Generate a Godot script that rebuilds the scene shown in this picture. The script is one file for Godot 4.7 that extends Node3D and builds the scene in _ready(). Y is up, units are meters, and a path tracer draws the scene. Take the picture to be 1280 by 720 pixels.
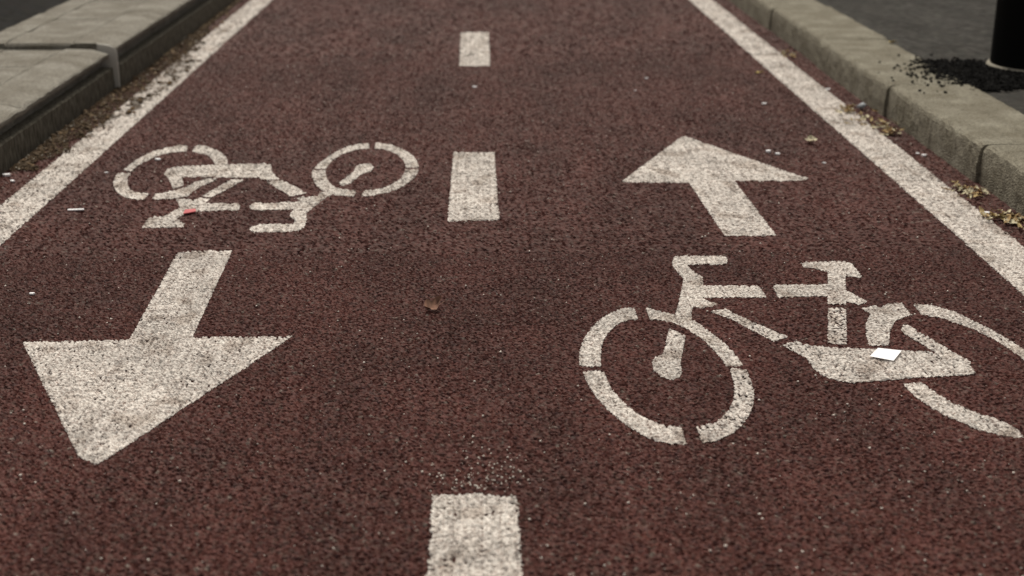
extends Node3D
# A red two-way cycle lane between a raised median (left) and a kerbed footpath (right), soft daylight from far left.
# World: camera stands at x = 0, z = 0; the lane runs towards -z.  "ahead" below means -z in metres.

const FOCAL := 1700.0          # lens in pixels of the 1280 x 720 photograph
const HORIZON := 592.0         # the lane's vanishing point lies this many pixels above the centre
const EYE := 1.1 * 0.9444      # camera height
var cam: Camera3D
var M := {}
var rng := RandomNumberGenerator.new()
var grain := FastNoiseLite.new()
var grain_id := FastNoiseLite.new()
var swell := FastNoiseLite.new()
var patchy := FastNoiseLite.new()
var ragged := FastNoiseLite.new()
var streak := FastNoiseLite.new()
var zones: Array = []
var taken := {}

func _ready() -> void:
	rng.seed = 7
	# ---- camera
	cam = Camera3D.new()
	cam.name = "camera"
	add_child(cam)
	cam.position = Vector3(0, EYE, 0)
	var pitch := atan(HORIZON / FOCAL)
	var yaw := atan(42.0 * cos(pitch) / FOCAL)
	cam.basis = Basis(Vector3.UP, -yaw) * Basis(Vector3.RIGHT, -pitch)
	var lens := CameraAttributesPhysical.new()
	lens.frustum_focal_length = 12.0 / (360.0 / FOCAL)
	lens.exposure_aperture = 4.0
	lens.frustum_focus_distance = 2.95
	lens.frustum_near = 0.05
	lens.frustum_far = 400.0
	cam.attributes = lens
	cam.fov = rad_to_deg(2.0 * atan(360.0 / FOCAL))
	cam.near = 0.05
	cam.far = 400.0
	cam.current = true
	# ---- sky, sun, exposure
	var sky_mat := ProceduralSkyMaterial.new()
	sky_mat.sky_top_color = Color(0.89, 0.87, 0.845)
	sky_mat.sky_horizon_color = Color(0.42, 0.42, 0.43)
	sky_mat.sky_curve = 0.5
	sky_mat.ground_bottom_color = Color(0.12, 0.11, 0.10)
	sky_mat.ground_horizon_color = Color(0.2, 0.19, 0.18)
	sky_mat.sun_angle_max = 0.0
	var sky := Sky.new()
	sky.sky_material = sky_mat
	var env := Environment.new()
	env.background_mode = Environment.BG_SKY
	env.sky = sky
	env.background_energy_multiplier = 0.30
	env.tonemap_mode = Environment.TONE_MAPPER_LINEAR
	env.tonemap_exposure = 2.6
	env.sdfgi_enabled = true
	env.ssao_enabled = true
	env.ssil_enabled = true
	var we := WorldEnvironment.new()
	we.name = "environment"
	we.environment = env
	add_child(we)
	var sun := DirectionalLight3D.new()
	sun.name = "sun"
	sun.light_energy = 0.5
	sun.light_angular_distance = 11.0
	sun.light_color = Color(1.0, 0.965, 0.91)
	sun.shadow_enabled = true
	add_child(sun)
	sun.look_at_from_position(Vector3(-1.3, 10, -7.0), Vector3.ZERO)

	set_noises()
	set_materials()
	# ---- setting
	build_lane()
	build_ground()
	build_median()
	build_kerb_and_footpath()
	# ---- markings
	build_markings()
	# ---- things
	build_bollard()
	build_litter()

# ---------------------------------------------------------------- helpers
func set_noises() -> void:
	for a in [[grain, 168.0, 11], [grain_id, 168.0, 11]]:
		a[0].noise_type = FastNoiseLite.TYPE_CELLULAR
		a[0].frequency = a[1]
		a[0].seed = a[2]
		a[0].fractal_type = FastNoiseLite.FRACTAL_NONE
		a[0].cellular_jitter = 1.0
	grain.cellular_return_type = FastNoiseLite.RETURN_DISTANCE
	grain_id.cellular_return_type = FastNoiseLite.RETURN_CELL_VALUE
	for a in [[swell, 26.0, 3], [patchy, 2.2, 5], [ragged, 150.0, 8], [streak, 24.0, 9]]:
		a[0].noise_type = FastNoiseLite.TYPE_SIMPLEX_SMOOTH
		a[0].frequency = a[1]
		a[0].seed = a[2]
		a[0].fractal_type = FastNoiseLite.FRACTAL_FBM
		a[0].fractal_octaves = 2

func noise_tex(freq: float, octaves: int, from: Color, to: Color, sd: int, size := 512, bump := false, kind := FastNoiseLite.TYPE_SIMPLEX_SMOOTH) -> NoiseTexture2D:
	var n := FastNoiseLite.new()
	n.noise_type = kind
	n.frequency = freq
	n.fractal_octaves = octaves
	n.seed = sd
	var t := NoiseTexture2D.new()
	t.width = size
	t.height = size
	t.seamless = true
	t.noise = n
	if bump:
		t.as_normal_map = true
		t.bump_strength = 6.0
	else:
		var g := Gradient.new()
		g.set_color(0, from)
		g.set_color(1, to)
		t.color_ramp = g
	return t

# mineral speckle: every texel its own tone
func speck_tex(low: float, high: float, sd: int, bare: float) -> ImageTexture:
	var r := RandomNumberGenerator.new()
	r.seed = sd
	var im := Image.create(512, 512, false, Image.FORMAT_RGB8)
	for y in 512:
		for x in 512:
			var t := lerpf(low, high, r.randf())
			im.set_pixel(x, y, Color(t, t, t))
	for k in int(512 * 512 * bare / 3.0):
		# flecks where the paint has come off the stone
		im.fill_rect(Rect2i(r.randi() % 511, r.randi() % 511, 1 + r.randi() % 3, 1 + r.randi() % 2), Color(0.36, 0.27, 0.24) * r.randf_range(0.7, 1.4))
	return ImageTexture.create_from_image(im)

func mat(called: String, c: Color, rough := 0.9, vertex := false) -> StandardMaterial3D:
	var m := StandardMaterial3D.new()
	m.resource_name = called
	m.albedo_color = c.linear_to_srgb()
	m.roughness = rough
	m.metallic_specular = 0.35
	m.vertex_color_use_as_albedo = vertex
	M[called] = m
	return m

func set_materials() -> void:
	var l := mat("lane", Color(1, 1, 1), 0.74, true)
	l.metallic_specular = 0.33
	l.albedo_texture = speck_tex(0.55, 1.0, 61, 0.0)
	l.uv1_triplanar = true
	l.uv1_world_triplanar = true
	l.uv1_scale = Vector3(1.6, 1.6, 1.6)
	var am: StandardMaterial3D = l.duplicate()
	am.resource_name = "asphalt"
	am.roughness = 0.95
	am.metallic_specular = 0.2
	M["asphalt"] = am
	var pm := mat("paint", Color(1, 1, 1), 0.8, true)
	pm.albedo_texture = speck_tex(0.76, 1.0, 62, 0.16)
	pm.uv1_triplanar = true
	pm.uv1_world_triplanar = true
	pm.uv1_scale = Vector3(1.6, 1.6, 1.6)
	mat("tinted", Color(1, 1, 1), 0.9, true)
	var c := mat("concrete", Color(0.40, 0.385, 0.345), 0.93)
	c.albedo_texture = noise_tex(0.05, 5, Color(0.72, 0.72, 0.71), Color(1, 1, 1), 21)
	c.normal_enabled = true
	c.normal_texture = noise_tex(0.12, 4, Color.BLACK, Color.WHITE, 22, 512, true)
	c.normal_scale = 1.3
	c.uv1_triplanar = true
	c.uv1_world_triplanar = true
	c.uv1_scale = Vector3(2.2, 2.2, 2.2)
	c.detail_enabled = true
	c.detail_blend_mode = BaseMaterial3D.BLEND_MODE_MUL
	c.detail_albedo = noise_tex(0.012, 4, Color(0.74, 0.72, 0.69), Color(1, 1, 1), 23)
	c.detail_uv_layer = BaseMaterial3D.DETAIL_UV_2
	c.uv2_triplanar = true
	c.uv2_world_triplanar = true
	c.uv2_scale = Vector3(0.9, 0.9, 0.9)
	var k: StandardMaterial3D = c.duplicate()
	k.resource_name = "kerb_concrete"
	k.albedo_color = Color(0.37, 0.352, 0.287).linear_to_srgb()
	M["kerb_concrete"] = k
	mat("black_metal", Color(0.004, 0.004, 0.004), 0.8).metallic_specular = 0.2
	mat("foot_concrete", Color(0.22, 0.205, 0.17), 0.95)
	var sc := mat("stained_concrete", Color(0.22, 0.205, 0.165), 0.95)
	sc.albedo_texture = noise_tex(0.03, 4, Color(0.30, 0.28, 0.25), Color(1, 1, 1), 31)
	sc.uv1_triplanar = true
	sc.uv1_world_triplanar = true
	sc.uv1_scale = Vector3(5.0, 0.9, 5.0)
	var tm := mat("tarmac", Color(1, 1, 1), 1.0, true)
	tm.metallic_specular = 0.15
	mat("pale_concrete", Color(0.40, 0.39, 0.36), 0.95)
	mat("white_paper", Color(0.86, 0.87, 0.90), 0.8)
	mat("red_plastic", Color(0.45, 0.09, 0.10), 0.5)

func unique(called: String) -> String:
	taken[called] = taken.get(called, -1) + 1
	return called if taken[called] == 0 else "%s_%03d" % [called, taken[called]]

func put(mesh: Mesh, called: String, m: Material, parent: Node = self) -> MeshInstance3D:
	var o := MeshInstance3D.new()
	o.mesh = mesh
	o.name = unique(called) if parent == self else called
	if m: o.material_override = m
	parent.add_child(o, true)
	return o

func base(called: String, at := Vector3.ZERO) -> Node3D:
	var o := Node3D.new()
	o.name = unique(called)
	add_child(o)
	o.position = at
	return o

func tag(o: Node, label: String, category: String, group := "", kind := "") -> Node:
	if label: o.set_meta("label", label)
	if category: o.set_meta("category", category)
	if group: o.set_meta("group", group)
	if kind: o.set_meta("kind", kind)
	return o

# the point of a level at height y that the photograph shows at that pixel
func spot(px: float, py: float, y := 0.0) -> Vector3:
	var d := cam.basis * Vector3((px - 640.0) / FOCAL, (360.0 - py) / FOCAL, -1.0)
	return cam.position + d * ((y - cam.position.y) / d.y)

# pixels of an enlarged view -> ground plan (x, z)
func plan(view: Array, pts: Array, y := 0.0) -> PackedVector2Array:
	var r := PackedVector2Array()
	for p in pts:
		var s := spot(view[0] + p[0] / view[2], view[1] + p[1] / view[2], y)
		r.append(Vector2(s.x, s.z))
	return r

func smooth(p: PackedVector2Array, n := 4) -> PackedVector2Array:
	var r := PackedVector2Array()
	for i in p.size() - 1:
		var a := p[maxi(i - 1, 0)]
		var d := p[mini(i + 2, p.size() - 1)]
		for k in n:
			r.append(p[i].cubic_interpolate(p[i + 1], a, d, float(k) / n))
	r.append(p[p.size() - 1])
	return r

func arc(view: Array, outer: Array, inner: Array) -> PackedVector2Array:
	var a := smooth(plan(view, outer))
	var b := smooth(plan(view, inner))
	b.reverse()
	a.append_array(b)
	return a

# ---------------------------------------------------------------- lane surface
func lane_y(x: float, z: float) -> float:
	var d := grain.get_noise_2d(x, z) + 1.0
	return 0.0086 * (0.28 - d * d * 1.15) + 0.0014 * swell.get_noise_2d(x, z)

func make_zone(x0: float, x1: float, a0: float, a1: float, cell: float, y0: float, amp: float, tone: int) -> Dictionary:
	var nx := int((x1 - x0) / cell) + 1
	var nz := int((a1 - a0) / cell) + 1
	var v := PackedVector3Array()
	var c := PackedColorArray()
	var hh := PackedFloat32Array()
	v.resize(nx * nz)
	c.resize(nx * nz)
	hh.resize(nx * nz)
	var j := cell * 0.28
	var k := 0
	for b in nz:
		for a in nx:
			var x := x0 + (x1 - x0) * a / (nx - 1)
			var z := -(a0 + (a1 - a0) * b / (nz - 1))
			if a > 0 and a < nx - 1 and b > 0 and b < nz - 1:
				x += rng.randf_range(-j, j)
				z += rng.randf_range(-j, j)
			var h := lane_y(x, z) * amp
			hh[k] = h
			v[k] = Vector3(x, y0 + h, z)
			var id := grain_id.get_noise_2d(x, z) * 0.5 + 0.5
			var big := patchy.get_noise_2d(x * 1.2, z * 0.4) + 0.6 * patchy.get_noise_2d(x * 3.0 + 40.0, z * 2.0)
			var f := 0.86 + 0.28 * fposmod(id * 7.31, 1.0) + 0.26 * big
			var col: Color
			if tone == 0:
				col = Color(0.124, 0.041, 0.033)
				var q := fposmod(id * 13.7, 1.0)
				if q > 0.86: col = Color(0.135, 0.070, 0.058)
				elif q > 0.70: col = Color(0.080, 0.029, 0.026)
				if fposmod(id * 31.3, 1.0) > 0.99: col = Color(0.26, 0.21, 0.18)
			elif tone == 1:
				col = Color(0.066, 0.0635, 0.059)
				if fposmod(id * 13.7, 1.0) > 0.8: col = Color(0.10, 0.096, 0.088)
			else:
				col = Color(0.022, 0.021, 0.020)
			c[k] = Color(col.r * f, col.g * f, col.b * f)
			k += 1
	var idx := PackedInt32Array()
	idx.resize((nx - 1) * (nz - 1) * 6)
	k = 0
	for b in nz - 1:
		for a in nx - 1:
			var p := b * nx + a
			# front faces run clockwise seen from above
			idx[k] = p; idx[k + 1] = p + nx; idx[k + 2] = p + 1
			idx[k + 3] = p + 1; idx[k + 4] = p + nx; idx[k + 5] = p + nx + 1
			k += 6
	return {"v": v, "c": c, "i": idx, "h": hh, "nx": nx, "nz": nz, "x0": x0, "x1": x1, "a0": a0, "a1": a1, "cell": cell}

func add_zone(mesh: ArrayMesh, d: Dictionary) -> void:
	var arr := []
	arr.resize(Mesh.ARRAY_MAX)
	arr[Mesh.ARRAY_VERTEX] = d.v
	arr[Mesh.ARRAY_COLOR] = d.c
	arr[Mesh.ARRAY_INDEX] = d.i
	mesh.add_surface_from_arrays(Mesh.PRIMITIVE_TRIANGLES, arr)

func build_lane() -> void:
	var mesh := ArrayMesh.new()
	zones.append(make_zone(-1.50, 1.52, 1.55, 3.25, 0.0030, 0.0, 1.0, 0))
	zones.append(make_zone(-1.50, 1.52, 3.25, 6.20, 0.0049, 0.0, 1.25, 0))
	zones.append(make_zone(-1.50, 1.52, 6.20, 10.0, 0.0085, 0.0, 2.0, 0))
	for d in zones: add_zone(mesh, d)
	add_zone(mesh, make_zone(-1.50, 1.52, 10.0, 60.0, 0.25, 0.0, 1.0, 0))
	add_zone(mesh, make_zone(-1.50, 1.52, -6.0, 1.55, 0.05, 0.0, 1.0, 0))
	for d in zones:
		var some := []
		for k in range(0, d.h.size(), 97): some.append(d.h[k])
		some.sort()
		d.q = some
	var o := put(mesh, "cycle_lane", M.lane)
	o.set_meta("kind", "structure")

func build_ground() -> void:
	var p := PlaneMesh.new()
	p.size = Vector2(240, 240)
	var m := mat("far_ground", Color(0.05, 0.048, 0.045), 0.95)
	var o := put(p, "ground", m)
	o.position = Vector3(0, -0.03, -60)
	o.set_meta("kind", "structure")
	var mesh := ArrayMesh.new()
	add_zone(mesh, make_zone(-6.0, -1.98, 4.0, 11.0, 0.03, 0.0, 1.0, 2))
	add_zone(mesh, make_zone(-6.0, -1.98, 11.0, 60.0, 0.3, 0.0, 1.0, 2))
	add_zone(mesh, make_zone(-6.0, -1.98, -6.0, 4.0, 0.1, 0.0, 1.0, 2))
	o = put(mesh, "road", M.asphalt)
	o.set_meta("kind", "structure")

# ---------------------------------------------------------------- markings
func edge_distance(p: Vector2, poly: PackedVector2Array) -> float:
	var best := 1e9
	var n := poly.size()
	var a := poly[n - 1]
	for b in poly:
		var ab := b - a
		var l := ab.length_squared()
		var t := clampf((p - a).dot(ab) / l, 0.0, 1.0) if l > 1e-12 else 0.0
		best = minf(best, (a + ab * t).distance_squared_to(p))
		a = b
	return sqrt(best)

# a paint film on the grains of the lane: it ends at the stencil's edge and is missing where deep pits were never covered
func paint(polys: Array, called: String, parent: Node, wear := 0.0, fray := 0.0016, lift := 0.0011) -> MeshInstance3D:
	var v := PackedVector3Array()
	var c := PackedColorArray()
	var idx := PackedInt32Array()
	for poly: PackedVector2Array in polys:
		var lo := poly[0]
		var hi := poly[0]
		for p in poly:
			lo = lo.min(p)
			hi = hi.max(p)
		for d: Dictionary in zones:
			var cell: float = d.cell
			var nx: int = d.nx
			var ia := clampi(int((lo.x - 0.02 - d.x0) / (d.x1 - d.x0) * (nx - 1)), 0, nx - 1)
			var ib := clampi(int((hi.x + 0.02 - d.x0) / (d.x1 - d.x0) * (nx - 1)) + 1, 0, nx - 1)
			var ja := clampi(int((-hi.y - 0.02 - d.a0) / (d.a1 - d.a0) * (d.nz - 1)), 0, d.nz - 1)
			var jb := clampi(int((-lo.y + 0.02 - d.a0) / (d.a1 - d.a0) * (d.nz - 1)) + 1, 0, d.nz - 1)
			if ia >= ib or ja >= jb: continue
			var w := ib - ia + 1
			var field := PackedFloat32Array()
			field.resize(w * (jb - ja + 1))
			var dv: PackedVector3Array = d.v
			var dh: PackedFloat32Array = d.h
			var dq: Array = d.q
			for j in range(ja, jb + 1):
				for i in range(ia, ib + 1):
					var q := dv[j * nx + i]
					var p2 := Vector2(q.x, q.z)
					var f := edge_distance(p2, poly)
					if not Geometry2D.is_point_in_polygon(p2, poly): f = -f
					if f > -0.02:
						f += fray * (ragged.get_noise_2d(q.x, q.z) * 2.0)
						var ww := wear + 0.5 * patchy.get_noise_2d(q.x * 5.0 + 9.0, q.z * 5.0)
						f = minf(f, dh[j * nx + i] - dq[clampi(int((0.07 + 0.30 * ww) * dq.size()), 0, dq.size() - 1)])
					field[(j - ja) * w + i - ia] = f
			var tri := [[0, w, 1], [1, w, w + 1]]
			var made := {}
			for j in range(ja, jb):
				for i in range(ia, ib):
					var q := (j - ja) * w + i - ia
					if field[q] <= 0 and field[q + 1] <= 0 and field[q + w] <= 0 and field[q + w + 1] <= 0: continue
					for t in tri:
						var ring := PackedInt32Array()
						for e in 3:
							var s: int = q + t[e]
							var u: int = q + t[(e + 1) % 3]
							if field[s] > 0: ring.append(film(s, s, field, d, ia, ja, w, v, c, made, lift))
							if (field[s] > 0) != (field[u] > 0): ring.append(film(mini(s, u), maxi(s, u), field, d, ia, ja, w, v, c, made, lift))
						for e in range(1, ring.size() - 1):
							idx.append(ring[0]); idx.append(ring[e]); idx.append(ring[e + 1])
	var arr := []
	arr.resize(Mesh.ARRAY_MAX)
	arr[Mesh.ARRAY_VERTEX] = v
	arr[Mesh.ARRAY_COLOR] = c
	arr[Mesh.ARRAY_INDEX] = idx
	var mesh := ArrayMesh.new()
	mesh.add_surface_from_arrays(Mesh.PRIMITIVE_TRIANGLES, arr)
	return put(mesh, called, M.paint, parent)

func film(s: int, u: int, field: PackedFloat32Array, d: Dictionary, ia: int, ja: int, w: int, v: PackedVector3Array, c: PackedColorArray, made: Dictionary, lift: float) -> int:
	var key := s * 4000000 + u
	if made.has(key): return made[key]
	var p: Vector3 = d.v[(ja + s / w) * d.nx + ia + s % w]
	if u != s:
		var p2: Vector3 = d.v[(ja + u / w) * d.nx + ia + u % w]
		p = p.lerp(p2, clampf(field[s] / (field[s] - field[u]), 0.02, 0.98))
	p.y += lift
	var n := grain_id.get_noise_2d(p.x, p.z)
	var f := 0.97 + 0.10 * n + 0.18 * patchy.get_noise_2d(p.x * 2.0, p.z * 2.0) + 0.10 * ragged.get_noise_2d(p.x * 0.4, p.z * 0.4)
	var dirt := clampf(patchy.get_noise_2d(p.x * 4.0 + 30.0, p.z * 3.0) * 1.6 - 0.35, 0.0, 0.5)
	var col := Color(0.86, 0.812, 0.76).lerp(Color(0.42, 0.34, 0.28), dirt)
	v.append(p)
	c.append(Color(col.r * f, col.g * f, col.b * f))
	made[key] = v.size() - 1
	return v.size() - 1

func rect(x0: float, x1: float, a0: float, a1: float, wob := 0.004) -> PackedVector2Array:
	var r := PackedVector2Array()
	var n := maxi(2, int((a1 - a0) / 0.8))
	for i in n + 1:
		var a := lerpf(a0, a1, float(i) / n)
		r.append(Vector2(x0 + wob * patchy.get_noise_2d(a * 1.0, 3.0), -a))
	for i in n + 1:
		var a := lerpf(a1, a0, float(i) / n)
		r.append(Vector2(x1 + wob * patchy.get_noise_2d(a * 1.0, 8.0), -a))
	return r

func build_markings() -> void:
	var full := [0.0, 0.0, 1.0]
	var o: Node
	# edge lines, in lengths so that the distance test stays short
	for e in [[-1.352, -1.226, "white edge line partly covered by dirt beside the raised median", 0.30], [1.237, 1.377, "clean white edge line beside the low kerb and fallen leaves", 0.0]]:
		var parts := []
		parts.append(rect(e[0], e[1], 1.5, 10.05))
		o = paint(parts, "edge_line", self, e[3], 0.0035)
		tag(o, e[2], "road marking")
	# centre dashes
	var dashes := [
		[[[576, 41], [611, 41], [612.5, 83], [574, 83]], "white centre dash farthest along, between bare lane on both sides", 0.0],
		[[[567, 191], [618, 191], [624, 276], [559.5, 277]], "white centre dash between bicycle wheel and arrow with pointed head ahead", 0.0],
		[[[541, 620], [595, 618], [646, 622], [653, 720], [673, 1060], [514, 1060], [534, 720]], "frayed white centre dash with loose white grit at its end", 0.15]]
	for a in dashes:
		o = paint([plan(full, a[0])], "centre_dash", self, a[2], 0.003)
		tag(o, a[1], "road marking", "centre line dashes")
	# arrows
	o = paint([plan(full, [[223, 315], [290.6, 313.7], [240.5, 422.6], [366, 421.3], [129, 577.6], [118, 581], [98, 571], [28, 428.6], [161.5, 425.6]])], "direction_arrow", self, 0.16, 0.0014)
	tag(o, "large white arrow pointing against the other, below the bicycle with the red scrap", "road marking", "direction arrows")
	var va := [740.0, 150.0, 4.237]
	o = paint([plan(va, [[153, 331], [465, 97], [490, 90], [512, 95], [1147, 315], [1100, 325], [755, 325], [977, 615], [705, 619], [512, 335]])], "direction_arrow", self, 0.0, 0.0014)
	tag(o, "white arrow with soiled head next to the paper scraps near the kerb side", "road marking", "direction arrows")
	# bicycle of the far side lane
	var b := base("bicycle_symbol", spot(320, 235))
	tag(b, "white painted bicycle with a red plastic scrap on its saddle tube", "road marking", "bicycle symbols")
	var u := [130.0, 170.0, 5.536]
	var w := [300.0, 170.0, 5.333]
	var q := Node3D.new()
	var parts := [
		["rear_wheel", arc(u, [[132,240],[180,200],[250,155],[340,112],[450,82],[545,68],[582,76]], [[190,250],[240,205],[300,172],[380,138],[460,120],[520,112],[570,110]]), 0.0],
		["rear_wheel", arc(u, [[98,262],[75,295],[65,340],[85,385],[130,420],[200,440],[270,445]], [[185,262],[165,290],[163,335],[180,370],[215,392],[265,398],[315,405]]), 0.0],
		["rear_wheel", arc(u, [[332,440],[430,442],[520,432],[580,420],[600,400],[680,350],[780,305]], [[362,405],[440,392],[540,365],[620,330],[690,305],[730,298],[770,297]]), 0.0],
		["rear_wheel", arc(u, [[622,85],[650,68],[700,72],[770,95],[820,125],[850,160],[858,198]], [[610,110],[660,122],[705,130],[740,155],[760,180],[768,200]]), 0.0],
		["chain_stay", plan(full, [[204.1,217.9],[209.5,212],[220,209],[266,207],[330,205],[338.4,205.4],[340,210],[339,215],[349.7,224.8],[333.7,225.9],[324.4,223],[321.5,222.7],[226.6,221.5],[230.3,232.3],[216.7,236.8],[209.5,222.4]]), 0.1],
		["down_tube", plan(w, [[180,310],[275,297],[365,340],[450,390],[340,405],[260,360]]), 0.1],
		["seat_stay", plan(u, [[675,420],[760,375],[880,305],[968,305],[880,360],[740,430]]), 0.0],
		["saddle", plan(u, [[495,440],[600,438],[610,455],[660,432],[740,435],[700,468],[950,470],[935,515],[640,525],[560,545],[500,580],[560,605],[550,635],[260,640],[300,580],[330,560],[390,565],[430,555],[520,500],[515,470]]), 0.25],
		["front_frame", plan(w, [[62,470],[85,453],[365,445],[408,440],[380,418],[400,410],[520,405],[530,385],[570,370],[640,340],[660,375],[580,410],[520,455],[440,520],[447,560],[430,610],[385,638],[90,645],[65,630],[80,605],[150,592],[355,592],[365,570],[335,540],[335,515],[365,492],[110,498],[70,490]]), 0.0],
		["front_wheel", arc(w, [[858,50],[760,62],[670,95],[590,140],[530,185],[490,222]], [[865,85],[790,92],[710,115],[640,150],[600,185],[572,222]]), 0.0],
		["front_wheel", arc(w, [[485,232],[480,275],[500,320],[540,360],[600,390],[690,402],[765,403]], [[570,232],[572,265],[590,305],[620,335],[680,358],[730,368],[775,370]]), 0.0],
		["front_wheel", arc(w, [[810,405],[900,398],[1000,375],[1100,330],[1170,270],[1192,225]], [[825,365],[900,360],[980,340],[1050,300],[1090,260],[1100,225]]), 0.0],
		["front_wheel", arc(w, [[905,48],[1000,60],[1090,95],[1150,135],[1185,180],[1192,212]], [[898,88],[960,92],[1030,115],[1075,150],[1100,185],[1105,212]]), 0.0],
		["hub_stub", plan(w, [[655,320],[760,240],[770,210],[800,192],[870,190],[892,212],[870,240],[820,255],[715,330],[680,335]]), 0.0],
	]
	symbol(b, parts)
	# bicycle of the near lane
	b = base("bicycle_symbol", spot(1000, 440))
	tag(b, "white painted bicycle with a white paper square on its chain stay", "road marking", "bicycle symbols")
	var r1 := [710.0, 370.0, 3.6016]
	var r2 := [820.0, 310.0, 5.0]
	var r3 := [960.0, 310.0, 4.235]
	var r4 := [1060.0, 360.0, 3.6]
	var fork := plan(r2, [[115,58],[150,52],[430,55],[448,75],[440,103],[350,108],[330,103],[190,110],[215,135],[290,190],[297,240],[640,240],[692,312],[290,315],[385,358],[290,378],[235,370],[222,400],[224,475],[180,480],[120,455],[120,405],[135,370],[165,240],[172,195],[110,130],[98,95]])
	parts = [
		["front_wheel", arc(r1, [[298,57],[240,62],[180,85],[115,135],[70,200],[52,260],[52,318]], [[316,108],[270,112],[225,130],[185,165],[160,205],[148,255],[148,320]]), 0.0],
		["front_wheel", arc(r1, [[64,344],[90,400],[130,460],[190,525],[270,590],[360,640],[440,665],[535,672]], [[160,342],[185,400],[220,450],[270,500],[330,545],[400,575],[460,588],[508,592]]), 0.0],
		["front_wheel", arc(r1, [[605,668],[670,655],[735,625],[790,580],[825,520],[838,450],[825,390],[800,332]], [[575,590],[625,585],[665,570],[705,540],[735,495],[748,440],[742,385],[727,332]]), 0.55],
		["front_wheel", arc(r1, [[350,57],[400,68],[450,80],[500,90],[560,110],[620,150],[680,195],[740,250],[790,316]], [[366,105],[420,112],[480,125],[540,155],[600,195],[650,240],[690,285],[712,322]]), 0.0],
		["fork", fork, 0.0],
		["hub_stub", plan(r1, [[455,150],[530,185],[505,310],[515,345],[500,372],[460,380],[420,370],[385,335],[378,300],[395,278],[425,268],[435,240]]), 0.1],
		["saddle", plan(r3, [[25,208],[40,200],[318,198],[315,130],[190,103],[178,88],[200,80],[415,75],[445,90],[497,155],[490,163],[410,152],[412,228],[525,290],[480,306],[413,285],[413,303],[315,303],[315,258],[60,265],[45,252]]), 0.0],
		["seat_tube", plan(r3, [[318,320],[413,322],[418,515],[313,510]]), 1.0],
		["down_tube", plan(r2, [[330,400],[435,383],[480,410],[650,485],[830,562],[735,590],[560,500],[460,445],[400,425]]), 0.45],
		["chain_stay", plan(full, [[976.5,431.6],[995.4,427.6],[1014.3,433.3],[1037.9,435.1],[1060,436.4],[1168.3,441.1],[1132.2,419.7],[1126.1,414.2],[1128,408],[1133.6,407.2],[1143.3,412.2],[1193.3,441.9],[1212.8,453],[1214.2,460],[1219.7,467],[1210,470],[1143.3,473.3],[1090,478],[1061.5,479.8],[1042.6,476],[1028.5,470.6],[1016.7,461.1],[1008.4,449.3],[988.3,438.7]]), 0.35],
		["rear_wheel", plan(r4, [[62,95],[125,82],[140,95],[180,75],[240,70],[262,100],[285,125],[240,140],[210,155],[190,195],[183,262],[95,262],[78,210],[80,165],[100,120]]), 0.1],
		["rear_wheel", arc(r4, [[293,75],[380,82],[470,108],[580,158],[680,210],[792,280],[880,350],[930,430]], [[330,125],[410,135],[500,165],[600,205],[690,255],[770,310],[835,370],[865,435]]), 0.1],
		["rear_wheel", arc(r4, [[245,435],[300,490],[400,555],[500,605],[600,645],[700,668],[792,677]], [[335,430],[400,480],[480,525],[580,565],[680,600],[740,625],[785,665]]), 0.2],
		["rear_wheel", arc(r4, [[850,668],[910,640],[955,580],[968,510],[945,450]], [[830,610],[865,585],[890,540],[895,490],[880,450]]), 0.2],
	]
	symbol(b, parts)

func symbol(b: Node3D, parts: Array) -> void:
	var n := 0
	for a in parts:
		n += 1
		var o := paint([a[1]], a[0], b, a[2], 0.0010, 0.0010 + 0.0003 * (n % 4))
		o.position = -b.position

# ---------------------------------------------------------------- stone bars
# a bar along -z with the given cross-section (x, y), ends capped; edges a little worn
func bar(profile: Array, a0: float, a1: float, seg: float, wob: float) -> ArrayMesh:
	var n := maxi(1, int((a1 - a0) / seg))
	var st := SurfaceTool.new()
	st.begin(Mesh.PRIMITIVE_TRIANGLES)
	var np := profile.size()
	var pt := func(i: int, k: int) -> Vector3:
		var p: Array = profile[k % np]
		var a := lerpf(a0, a1, float(i) / n)
		var inset := 0.0
		if i == 0: a += 0.0
		var e := wob * swell.get_noise_3d(p[0] * 2.0, p[1] * 2.0, a)
		var e2 := wob * swell.get_noise_3d(p[0] * 2.0 + 50.0, p[1] * 2.0, a)
		var near_end := minf(a - a0, a1 - a)
		inset = 0.004 * clampf(1.0 - near_end / 0.012, 0.0, 1.0)
		return Vector3(p[0] + e - signf(p[0]) * inset * 0.0, p[1] + e2 - inset * (1.0 if p[1] > 0.1 else 0.0), -a)
	st.set_smooth_group(-1)
	for i in n:
		for k in np:
			var a: Vector3 = pt.call(i, k)
			var b: Vector3 = pt.call(i, k + 1)
			var c: Vector3 = pt.call(i + 1, k + 1)
			var d: Vector3 = pt.call(i + 1, k)
			for v in [a, b, c, a, c, d]: st.add_vertex(v)
	for end in [0, n]:
		var mid := Vector3.ZERO
		for k in np: mid += pt.call(end, k)
		mid /= np
		for k in np:
			var a: Vector3 = pt.call(end, k)
			var b: Vector3 = pt.call(end, k + 1)
			for v in ([mid, b, a] if end == 0 else [mid, a, b]): st.add_vertex(v)
	st.generate_normals()
	return st.commit()

func shift(profile: Array, dx: float, dy: float) -> Array:
	var r := []
	for p in profile: r.append([p[0] + dx, p[1] + (dy if p[1] > 0.0 else 0.0)])
	return r

func slab(x0: float, x1: float, a0: float, a1: float, y0: float, y1: float) -> ArrayMesh:
	var e := 0.005
	return bar([[x0, y0], [x0, y1 - e], [x0 + e, y1], [x1 - e, y1], [x1, y1 - e], [x1, y0]], a0, a1, 0.08, 0.0012)

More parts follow.
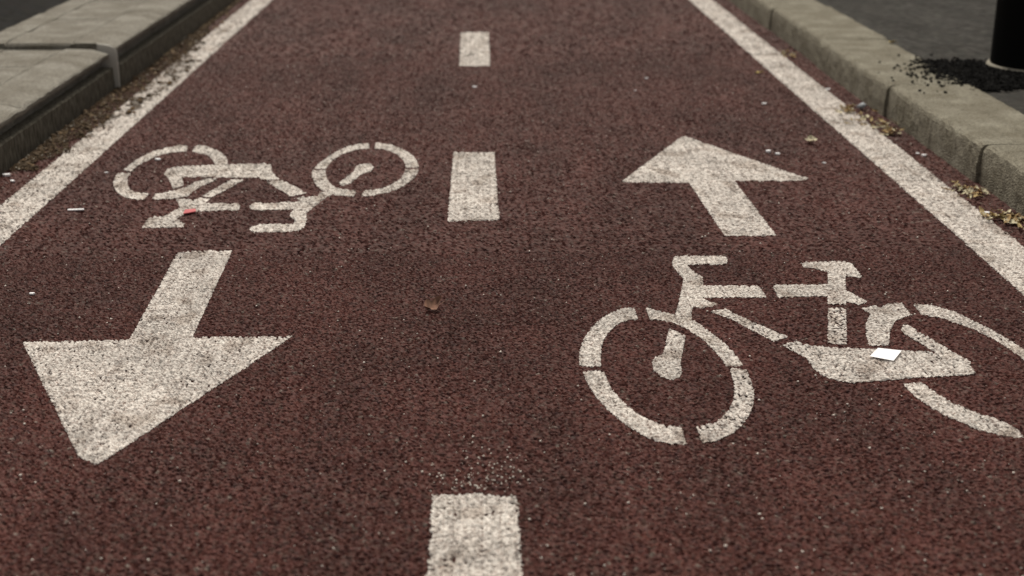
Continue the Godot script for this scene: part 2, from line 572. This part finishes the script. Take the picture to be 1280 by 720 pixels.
func build_median() -> void:
	var o := base("median_strip")
	o.set_meta("kind", "structure")
	# kerb stones towards the lane: sloping nose, undercut face, projecting foot course below
	var nose := [[-1.640, 0.02], [-1.640, 0.163], [-1.636, 0.166], [-1.541, 0.165], [-1.530, 0.163], [-1.477, 0.150], [-1.470, 0.145], [-1.471, 0.134], [-1.476, 0.128], [-1.502, 0.124], [-1.506, 0.095], [-1.506, 0.02]]
	var back := [[-2.012, 0.02], [-2.012, 0.150], [-2.000, 0.163], [-1.988, 0.165], [-1.888, 0.165], [-1.884, 0.161], [-1.884, 0.02]]
	var near_cuts := [-1.0, 0.1, 1.15, 2.25, 3.28, 4.36, 5.440]
	var far_cuts := [5.455, 6.36, 7.5, 8.5, 9.5, 10.5, 11.5, 12.5, 13.5, 14.5]
	put(bar([[-1.520, -0.01], [-1.520, 0.184], [-1.470, 0.177], [-1.452, 0.168], [-1.446, 0.150], [-1.444, -0.01]], 5.441, 5.4545, 0.006, 0.004), "end_slab", M.pale_concrete, o)
	put(bar([[-1.881, 0.02], [-1.881, 0.180], [-1.622, 0.181], [-1.622, 0.02]], 5.437, 5.4535, 0.01, 0.001), "mortar_fillet", M.concrete, o)
	for s in [[near_cuts, 0.0, 0.0], [far_cuts, 0.024, 0.020]]:
		var cuts: Array = s[0]
		for k in cuts.size() - 1:
			put(bar(shift(nose, s[1], s[2]), cuts[k], cuts[k + 1] - (0.012 if cuts[k + 1] == 5.44 else 0.005), 0.04, 0.003), "kerb_stone", M.concrete, o)
			put(bar(shift(back, 0.0, s[2]), cuts[k] + 0.003, cuts[k + 1] - 0.005, 0.06, 0.002), "kerb_stone", M.concrete, o)
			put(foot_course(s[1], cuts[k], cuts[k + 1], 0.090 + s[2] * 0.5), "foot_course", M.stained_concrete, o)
		var a: float = cuts[0]
		var last: float = cuts[cuts.size() - 1]
		while a < last - 0.05:
			var b := minf(a + 0.335, last)
			put(slab(-1.881, -1.643 + s[1], a + 0.001, b - 0.004, 0.02, 0.1645 + s[2] + rng.randf_range(-0.0012, 0.0012)), "paving_slab", M.concrete, o)
			a = b
	var bed := BoxMesh.new()
	bed.size = Vector3(0.50, 0.140, 15.4)
	var e := put(bed, "mortar_bed", M.foot_concrete, o)
	e.position = Vector3(-1.76, 0.0705, -6.75)
	e.set_meta("kind", "structure")

# the course under the kerb stones, set forward of their undercut
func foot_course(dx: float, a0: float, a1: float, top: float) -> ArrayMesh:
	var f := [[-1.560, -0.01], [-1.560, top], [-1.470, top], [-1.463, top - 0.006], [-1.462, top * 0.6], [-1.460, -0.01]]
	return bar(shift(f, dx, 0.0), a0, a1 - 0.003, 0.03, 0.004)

func build_kerb_and_footpath() -> void:
	var o := base("kerb")
	o.set_meta("kind", "structure")
	var prof := [[1.467, -0.03], [1.762, -0.03], [1.762, 0.118], [1.757, 0.122], [1.498, 0.121], [1.486, 0.118], [1.478, 0.110], [1.474, 0.098], [1.472, 0.075], [1.471, 0.05], [1.470, 0.025]]
	var cuts := [-1.05, -0.05, 0.95, 1.95, 2.90, 3.90, 4.84, 5.88, 6.92, 7.95, 8.95, 9.95, 10.95, 11.95, 12.95, 13.95]
	for k in cuts.size() - 1:
		prof.reverse()
		var r := prof.duplicate()
		prof.reverse()
		var dx: float = {2.9: 0.011, 3.9: 0.002, 4.84: -0.007, 5.88: 0.004, 6.92: -0.003}.get(cuts[k], 0.003)
		put(bar(shift(r, dx, rng.randf_range(-0.002, 0.002)), cuts[k] + 0.005, cuts[k + 1] - 0.005, 0.02, 0.004), "kerb_stone", M.kerb_concrete, o)
	var mesh := ArrayMesh.new()
	add_zone(mesh, make_zone(1.75, 4.6, 3.4, 10.0, 0.018, 0.113, 0.8, 1))
	add_zone(mesh, make_zone(1.75, 4.6, 10.0, 60.0, 0.3, 0.113, 1.0, 1))
	add_zone(mesh, make_zone(1.75, 4.6, -6.0, 3.4, 0.08, 0.113, 1.0, 1))
	var f := put(mesh, "footpath", M.asphalt)
	f.set_meta("kind", "structure")

# ---------------------------------------------------------------- bollard
func lathe(rows: Array, n := 40) -> ArrayMesh:
	var st := SurfaceTool.new()
	st.begin(Mesh.PRIMITIVE_TRIANGLES)
	for k in rows.size() - 1:
		for i in n:
			var t0 := TAU * i / n
			var t1 := TAU * (i + 1) / n
			var a := Vector3(rows[k][0] * cos(t0), rows[k][1], rows[k][0] * sin(t0))
			var b := Vector3(rows[k][0] * cos(t1), rows[k][1], rows[k][0] * sin(t1))
			var c := Vector3(rows[k + 1][0] * cos(t1), rows[k + 1][1], rows[k + 1][0] * sin(t1))
			var d := Vector3(rows[k + 1][0] * cos(t0), rows[k + 1][1], rows[k + 1][0] * sin(t0))
			for v in [a, b, c, a, c, d]: st.add_vertex(v)
	st.generate_normals()
	return st.commit()

func chip() -> ArrayMesh:
	# a small broken stone: an octahedron pushed out of shape
	var st := SurfaceTool.new()
	st.begin(Mesh.PRIMITIVE_TRIANGLES)
	var p := [Vector3(0.5, 0.05, 0.1), Vector3(-0.45, 0, -0.1), Vector3(0.08, 0.42, 0.02), Vector3(0, -0.4, 0.05), Vector3(-0.1, 0.05, 0.5), Vector3(0.12, -0.05, -0.46)]
	for t in [[2, 0, 4], [2, 4, 1], [2, 1, 5], [2, 5, 0], [3, 4, 0], [3, 1, 4], [3, 5, 1], [3, 0, 5]]:
		for k in [0, 2, 1]: st.add_vertex(p[t[k]])
	st.generate_normals()
	return st.commit()

func scatter(called: String, mesh: Mesh, m: Material, where: Array) -> MultiMeshInstance3D:
	# where: [position, size vector, colour]
	var mm := MultiMesh.new()
	mm.transform_format = MultiMesh.TRANSFORM_3D
	mm.use_colors = true
	mm.mesh = mesh
	mm.instance_count = where.size()
	for i in where.size():
		var b := Basis.from_euler(Vector3(rng.randf_range(-0.5, 0.5), rng.randf() * TAU, rng.randf_range(-0.5, 0.5))).scaled_local(where[i][1])
		mm.set_instance_transform(i, Transform3D(b, where[i][0]))
		mm.set_instance_color(i, where[i][2])
	var o := MultiMeshInstance3D.new()
	o.multimesh = mm
	o.material_override = m
	o.name = unique(called)
	o.set_meta("kind", "stuff")
	add_child(o)
	return o

func build_bollard() -> void:
	var at := Vector3(2.155, 0.115, -5.20)
	var o := base("bollard", at)
	tag(o, "thick black round bollard in a patch of black tarmac behind the kerb", "bollard")
	put(lathe([[0.176, 0.012], [0.178, 0.02], [0.176, 0.78], [0.19, 0.79], [0.19, 0.83], [0.17, 0.85], [0.12, 0.89], [0.05, 0.905], [0.0, 0.907]]), "post", M.black_metal, o)
	put(lathe([[0.196, -0.01], [0.192, 0.008], [0.186, 0.014], [0.10, 0.016]]), "concrete_collar", M.foot_concrete, o)
	# tarmac spilled round it
	var full := [0.0, 0.0, 1.0]
	var poly := smooth(plan(full, [[1148, 74], [1180, 77], [1235, 78], [1300, 82], [1322, 95], [1300, 106], [1280, 107], [1250, 112], [1230, 113], [1200, 104], [1175, 99], [1158, 88], [1148, 74]], 0.12), 5)
	var spots := []
	var lo := poly[0]
	var hi := poly[0]
	for p in poly:
		lo = lo.min(p)
		hi = hi.max(p)
	while spots.size() < 11000:
		var p := Vector2(rng.randf_range(lo.x, hi.x), rng.randf_range(lo.y, hi.y))
		var off := Vector2(ragged.get_noise_2d(p.x * 0.2, p.y * 0.2), ragged.get_noise_2d(p.x * 0.2 + 9.0, p.y * 0.2)) * 0.05 + Vector2(rng.randfn(0, 0.012), rng.randfn(0, 0.03))
		if Geometry2D.is_point_in_polygon(p + off, poly) and p.distance_to(Vector2(at.x, at.z)) > 0.19:
			var s := 0.004 + 0.016 * pow(rng.randf(), 2.2)
			var g := 0.002 + 0.016 * pow(rng.randf(), 3.0)
			spots.append([Vector3(p.x, 0.118 + s * rng.randf_range(0.1, 0.35), p.y), Vector3(s, s * rng.randf_range(0.35, 0.7), s * rng.randf_range(0.6, 1.2)), Color(g, g, g)])
	var t := scatter("loose_tarmac", chip(), M.tarmac, spots)
	tag(t, "patch of loose black tarmac crumbs around the bollard foot", "tarmac")
	spots = []
	for k in 170:
		var c := Vector2(rng.randfn(0, 26), rng.randfn(0, 11))
		var p := spot(1160 + c.x, 88 + c.y, 0.122)
		if p.x < 1.49 or p.x > 1.9: continue
		var s := rng.randf_range(0.006, 0.02)
		spots.append([Vector3(p.x, 0.122 + s * 0.2, p.z), Vector3(s, s * 0.7, s), Color(0.012, 0.011, 0.01)])
	t = scatter("tarmac_crumbs", chip(), M.tarmac, spots)
	tag(t, "black crumbs strewn over the pale kerb top beside the bollard", "tarmac crumbs")

# ---------------------------------------------------------------- litter
func leaf(l: float, w: float, curl: float, col: Color, stalk := 0.3) -> ArrayMesh:
	var st := SurfaceTool.new()
	st.begin(Mesh.PRIMITIVE_TRIANGLES)
	var n := 6
	var pt := func(i: int, j: int) -> Vector3:
		var t := float(i) / n
		var half := w * 0.5 * pow(sin(PI * clampf(t, 0.02, 0.985)), 0.75) * (1.0 - 0.25 * t) * (1.0 + 0.25 * sin(i * 2.3 + j))
		var s := (j - 1) * 1.0
		return Vector3(s * half, absf(s) * half * 0.55 + curl * (t - 0.4) * (t - 0.4) * l + 0.04 * l * sin(i * 1.7 + j * 2.0), (t - 0.5) * l)
	for i in n:
		for j in 2:
			var a: Vector3 = pt.call(i, j)
			var b: Vector3 = pt.call(i + 1, j)
			var c: Vector3 = pt.call(i + 1, j + 1)
			var d: Vector3 = pt.call(i, j + 1)
			for v in [a, b, c, a, c, d]:
				var f := 0.8 + 0.4 * sin(v.z * 300.0 + v.x * 190.0)
				st.set_color(Color(col.r * f, col.g * f, col.b * f))
				st.add_vertex(v)
	if stalk > 0.0:
		var s0 := Vector3(0, 0.02 * l, 0.48 * l)
		var s1 := Vector3(0.1 * l, 0.12 * l, (0.5 + stalk) * l)
		var r := 0.018 * l
		for k in 4:
			var d0 := Vector3(cos(k * PI / 2) * r, sin(k * PI / 2) * r, 0)
			var d1 := Vector3(cos((k + 1) * PI / 2) * r, sin((k + 1) * PI / 2) * r, 0)
			for v in [s0 + d0, s0 + d1, s1 + d1, s0 + d0, s1 + d1, s1 + d0]:
				st.set_color(col)
				st.add_vertex(v)
	st.generate_normals()
	return st.commit()

func scrap(pts: Array, thick: float, warp: float) -> ArrayMesh:
	# a piece of card or paper: outline in (x, z), two faces and an edge
	var st := SurfaceTool.new()
	st.begin(Mesh.PRIMITIVE_TRIANGLES)
	var mid := Vector2.ZERO
	for p in pts: mid += p / pts.size()
	var top := func(p: Vector2, y: float) -> Vector3: return Vector3(p.x, y + warp * (p - mid).length() * (p - mid).length() * 40.0, p.y)
	st.set_smooth_group(-1)
	for i in pts.size():
		var a: Vector2 = pts[i]
		var b: Vector2 = pts[(i + 1) % pts.size()]
		for t in [[mid, a, b, thick], [mid, b, a, 0.0]]:
			for k in 3: st.add_vertex(top.call(t[k], t[3]))
		var q := [top.call(a, 0.0), top.call(b, 0.0), top.call(b, thick), top.call(a, thick)]
		for k in [0, 1, 2, 0, 2, 3]: st.add_vertex(q[k])
	st.generate_normals()
	return st.commit()

func lay(o: Node3D, px: float, py: float, up: float, turn: float, y := 0.0) -> void:
	var p := spot(px, py, y)
	o.position = Vector3(p.x, y + up, p.z)
	o.rotation.y = turn

func build_litter() -> void:
	var o: MeshInstance3D
	# single leaves
	var brown := Color(0.22, 0.12, 0.085)
	o = put(leaf(0.044, 0.038, 1.6, brown, 0.35), "dry_leaf", M.tinted)
	tag(o, "curled russet leaf lying alone on bare red lane", "leaf", "fallen leaves")
	lay(o, 539, 388, 0.006, 2.2)
	o.rotation.z = 0.35
	o = put(leaf(0.038, 0.044, 1.4, Color(0.66, 0.60, 0.44), 0.7), "dry_leaf", M.tinted)
	tag(o, "pale yellow curled leaf with a stalk, beside the arrow head", "leaf", "fallen leaves")
	lay(o, 1013, 180, 0.006, 2.8)
	o = put(leaf(0.04, 0.03, 1.0, Color(0.42, 0.33, 0.12), 0.2), "dry_leaf", M.tinted)
	tag(o, "small ochre leaf lying on the kerb top edge before the footpath", "leaf", "fallen leaves")
	lay(o, 1115, 55, 0.004, 0.5, 0.121)
	o = put(leaf(0.036, 0.024, 1.0, Color(0.45, 0.36, 0.13), 0.2), "dry_leaf", M.tinted)
	tag(o, "small yellow leaf on red lane beside the edge line by the kerb", "leaf", "fallen leaves")
	lay(o, 948, 93, 0.004, 1.5)
	# paper
	var v4 := [1060.0, 360.0, 3.6]
	var q := plan(v4, [[98, 308], [135, 270], [242, 283], [205, 328]], 0.006)
	var mid := (q[0] + q[1] + q[2] + q[3]) / 4.0
	o = put(scrap([q[0] - mid, q[1] - mid, q[2] - mid, q[3] - mid], 0.0006, 0.035), "paper_square", M.white_paper)
	tag(o, "flat white paper square lying on the painted chain stay", "paper")
	o.position = Vector3(mid.x, 0.0042, mid.y)
	q = plan([130.0, 170.0, 5.536], [[548, 545], [562, 514], [600, 510], [634, 508], [636, 525], [590, 534]], 0.005)
	mid = Vector2.ZERO
	for p in q: mid += p / 6.0
	var pts := []
	for p in q: pts.append(p - mid)
	o = put(scrap(pts, 0.002, 0.05), "plastic_scrap", M.red_plastic)
	tag(o, "small red plastic scrap on the painted saddle tube", "litter")
	o.position = Vector3(mid.x, 0.0045, mid.y)
	o = put(scrap([Vector2(-0.022, -0.004), Vector2(0.021, -0.006), Vector2(0.023, 0.003), Vector2(-0.021, 0.006)], 0.003, 0.05), "paper_stick", M.white_paper)
	tag(o, "thin white paper strip lying beside the edge line along the median", "litter")
	lay(o, 95, 264.5, 0.003, 0.05)
	# small white scraps
	var bits := [
		[593, 110, 0.022, "small white scrap just short of the farthest centre dash"],
		[955, 131, 0.020, "round white scrap on bare lane between arrow head and edge line"],
		[972, 194, 0.020, "bright white scrap at the tip side of the arrow head"],
		[960, 191, 0.026, "dull grey white scrap at the tip side of the arrow head"],
		[1030, 205, 0.013, "tiny white scrap on lane beyond the arrow tip by the edge line"],
		[198, 201, 0.020, "white scrap lying inside the painted wheel near the median"],
		[133, 217, 0.013, "tiny white scrap between painted wheel and the dirty edge line"],
		[1035, 113, 0.022, "white scrap in the gutter beside the kerb past the leaf heap"],
		[1155, 196, 0.022, "white scrap in the gutter between the two nearer leaf heaps"],
		[1147, 193, 0.014, "tiny white scrap next to another in the gutter strip"],
		[9, 221, 0.026, "white scrap in dark gutter under the median near its edge"],
		[16, 228, 0.018, "thin white scrap in dark gutter under the median"],
		[40, 369, 0.016, "thin white scrap on lane beside the large arrow shaft"],
		[1233, 268, 0.020, "white stone like scrap on the edge line by leaves"],
		[794, 114, 0.011, "tiny white scrap on far lane before the arrow"],
		[808, 99, 0.016, "pale scrap on far lane beyond the arrow point"],
	]
	for b in bits:
		var n := 6
		var ring := []
		for k in n:
			var t := -TAU * k / n
			ring.append(Vector2(cos(t), 0.65 * sin(t)) * b[2] * 0.5 * rng.randf_range(0.7, 1.15))
		o = put(scrap(ring, b[2] * 0.22, 0.3), "paper_scrap", M.white_paper)
		tag(o, b[3], "paper scrap", "small white scraps on the lane")
		lay(o, b[0], b[1], 0.002, rng.randf_range(-0.6, 0.6))
	o = put(chip(), "pebble", mat("pebble", Color(0.30, 0.33, 0.36), 0.7))
	tag(o, "grey pebble resting on the leaf heap by the kerb joint", "stone")
	lay(o, 1076.5, 138, 0.016, 0.4)
	o.scale = Vector3(0.05, 0.036, 0.04)
	# heaps of leaf bits in the gutter: nobody could count them
	var bit := leaf(1.0, 0.42, 0.5, Color(1, 1, 1), 0.0)
	var heaps := [
		[[[1058, 141, 5, 2], [1075, 150, 9, 5], [1100, 160, 10, 3], [1112, 167, 6, 2]], 70, "heap of dry yellow leaf bits by the kerb joint under a grey pebble", 0.030],
		[[[1200, 238, 6, 2.5], [1222, 246, 9, 3]], 60, "strewn dry yellow leaf bits at the foot of the kerb joint", 0.022],
		[[[1236, 274, 7, 2], [1258, 274, 10, 3], [1272, 279, 6, 2], [1295, 290, 12, 5]], 80, "heap of dry ochre leaf bits spilling over the edge line", 0.026],
		[[[984, 70, 6, 2.5]], 16, "few dry leaf bits between edge line and the far kerb", 0.030]]
	for h in heaps:
		var where := []
		for k in h[1]:
			var a: Array = h[0][k % h[0].size()]
			var p := spot(a[0] + rng.randfn(0, a[2]), a[1] + rng.randfn(0, a[3]))
			if p.x > 1.462: p.x = 1.462 - rng.randf() * 0.05
			var l: float = h[3] * rng.randf_range(0.6, 1.5)
			var t := rng.randf()
			var col := Color(0.58, 0.46, 0.23).lerp(Color(0.34, 0.21, 0.10), t) if rng.randf() < 0.6 else Color(0.68, 0.62, 0.44)
			where.append([Vector3(p.x, 0.004 + rng.randf() * 0.012, p.z), Vector3(l * rng.randf_range(0.6, 1.1), l, l), col])
		tag(scatter("leaf_litter", bit, M.tinted, where), h[2], "leaf litter", "leaf heaps along the kerb")
	# dirt and leaf crumbs over the edge line under the median
	var dirt := []
	while dirt.size() < 12000:
		var a := rng.randf_range(4.1, 8.2)
		var reach := 0.19 * clampf(1.0 - absf(a - 5.6) / 1.9, 0.0, 1.0) + 0.05 * patchy.get_noise_2d(a * 2.0, 4.0)
		var x := -1.452 + pow(rng.randf(), 1.25) * maxf(0.05, reach * 1.35)
		if x > -1.24: continue
		if x > -1.35 and patchy.get_noise_2d(x * 5.0, a * 3.0) < -0.02: continue
		var l := rng.randf_range(0.003, 0.010) if rng.randf() < 0.97 else rng.randf_range(0.015, 0.03)
		var g := rng.randf()
		var col := Color(0.06, 0.042, 0.025).lerp(Color(0.15, 0.10, 0.055), g * g)
		if rng.randf() < 0.03: col = Color(0.45, 0.42, 0.36)
		dirt.append([Vector3(x, 0.003 + rng.randf() * 0.006, -a), Vector3(l, l * 0.7, l), col])
	tag(scatter("gutter_dirt", chip(), M.tinted, dirt), "brown dirt and crumbs strewn over the edge line below the median", "dirt")
	var strew := []
	for k in 60:
		var a := rng.randf_range(4.6, 7.6)
		var x := -1.43 + absf(rng.randfn(0, 0.06))
		if x > -1.27: continue
		var l := rng.randf_range(0.02, 0.045)
		strew.append([Vector3(x, 0.008, -a), Vector3(l * 0.8, l, l), Color(0.20, 0.12, 0.06).lerp(Color(0.36, 0.28, 0.18), rng.randf())])
	tag(scatter("gutter_leaf_bits", bit, M.tinted, strew), "brown withered leaf bits in the dirt below the median", "leaf litter")
	# light grit all over the lane, thicker at the frayed dash
	var grit := []
	for k in 6000:
		var a := 1.5 + 6.0 * pow(rng.randf(), 1.4)
		var x := rng.randf_range(-1.4, 1.45)
		var s := 0.0015 + 0.0038 * pow(rng.randf(), 3.5)
		var g := rng.randf_range(0.25, 0.8)
		grit.append([Vector3(x, lane_y(x, -a) + s * 0.3, -a), Vector3(s, s, s) * 1.3, Color(g, g * 0.92, g * 0.84)])
	for k in 120:
		var p := spot(595 + rng.randfn(0, 34), 612 - absf(rng.randfn(0, 26)))
		var s := rng.randf_range(0.0016, 0.0042)
		grit.append([Vector3(p.x, lane_y(p.x, p.z) + s * 0.3, p.z), Vector3(s, s, s) * 1.3, Color(0.68, 0.64, 0.58)])
	tag(scatter("loose_grit", chip(), M.tinted, grit), "pale specks of grit strewn over the red lane", "grit")
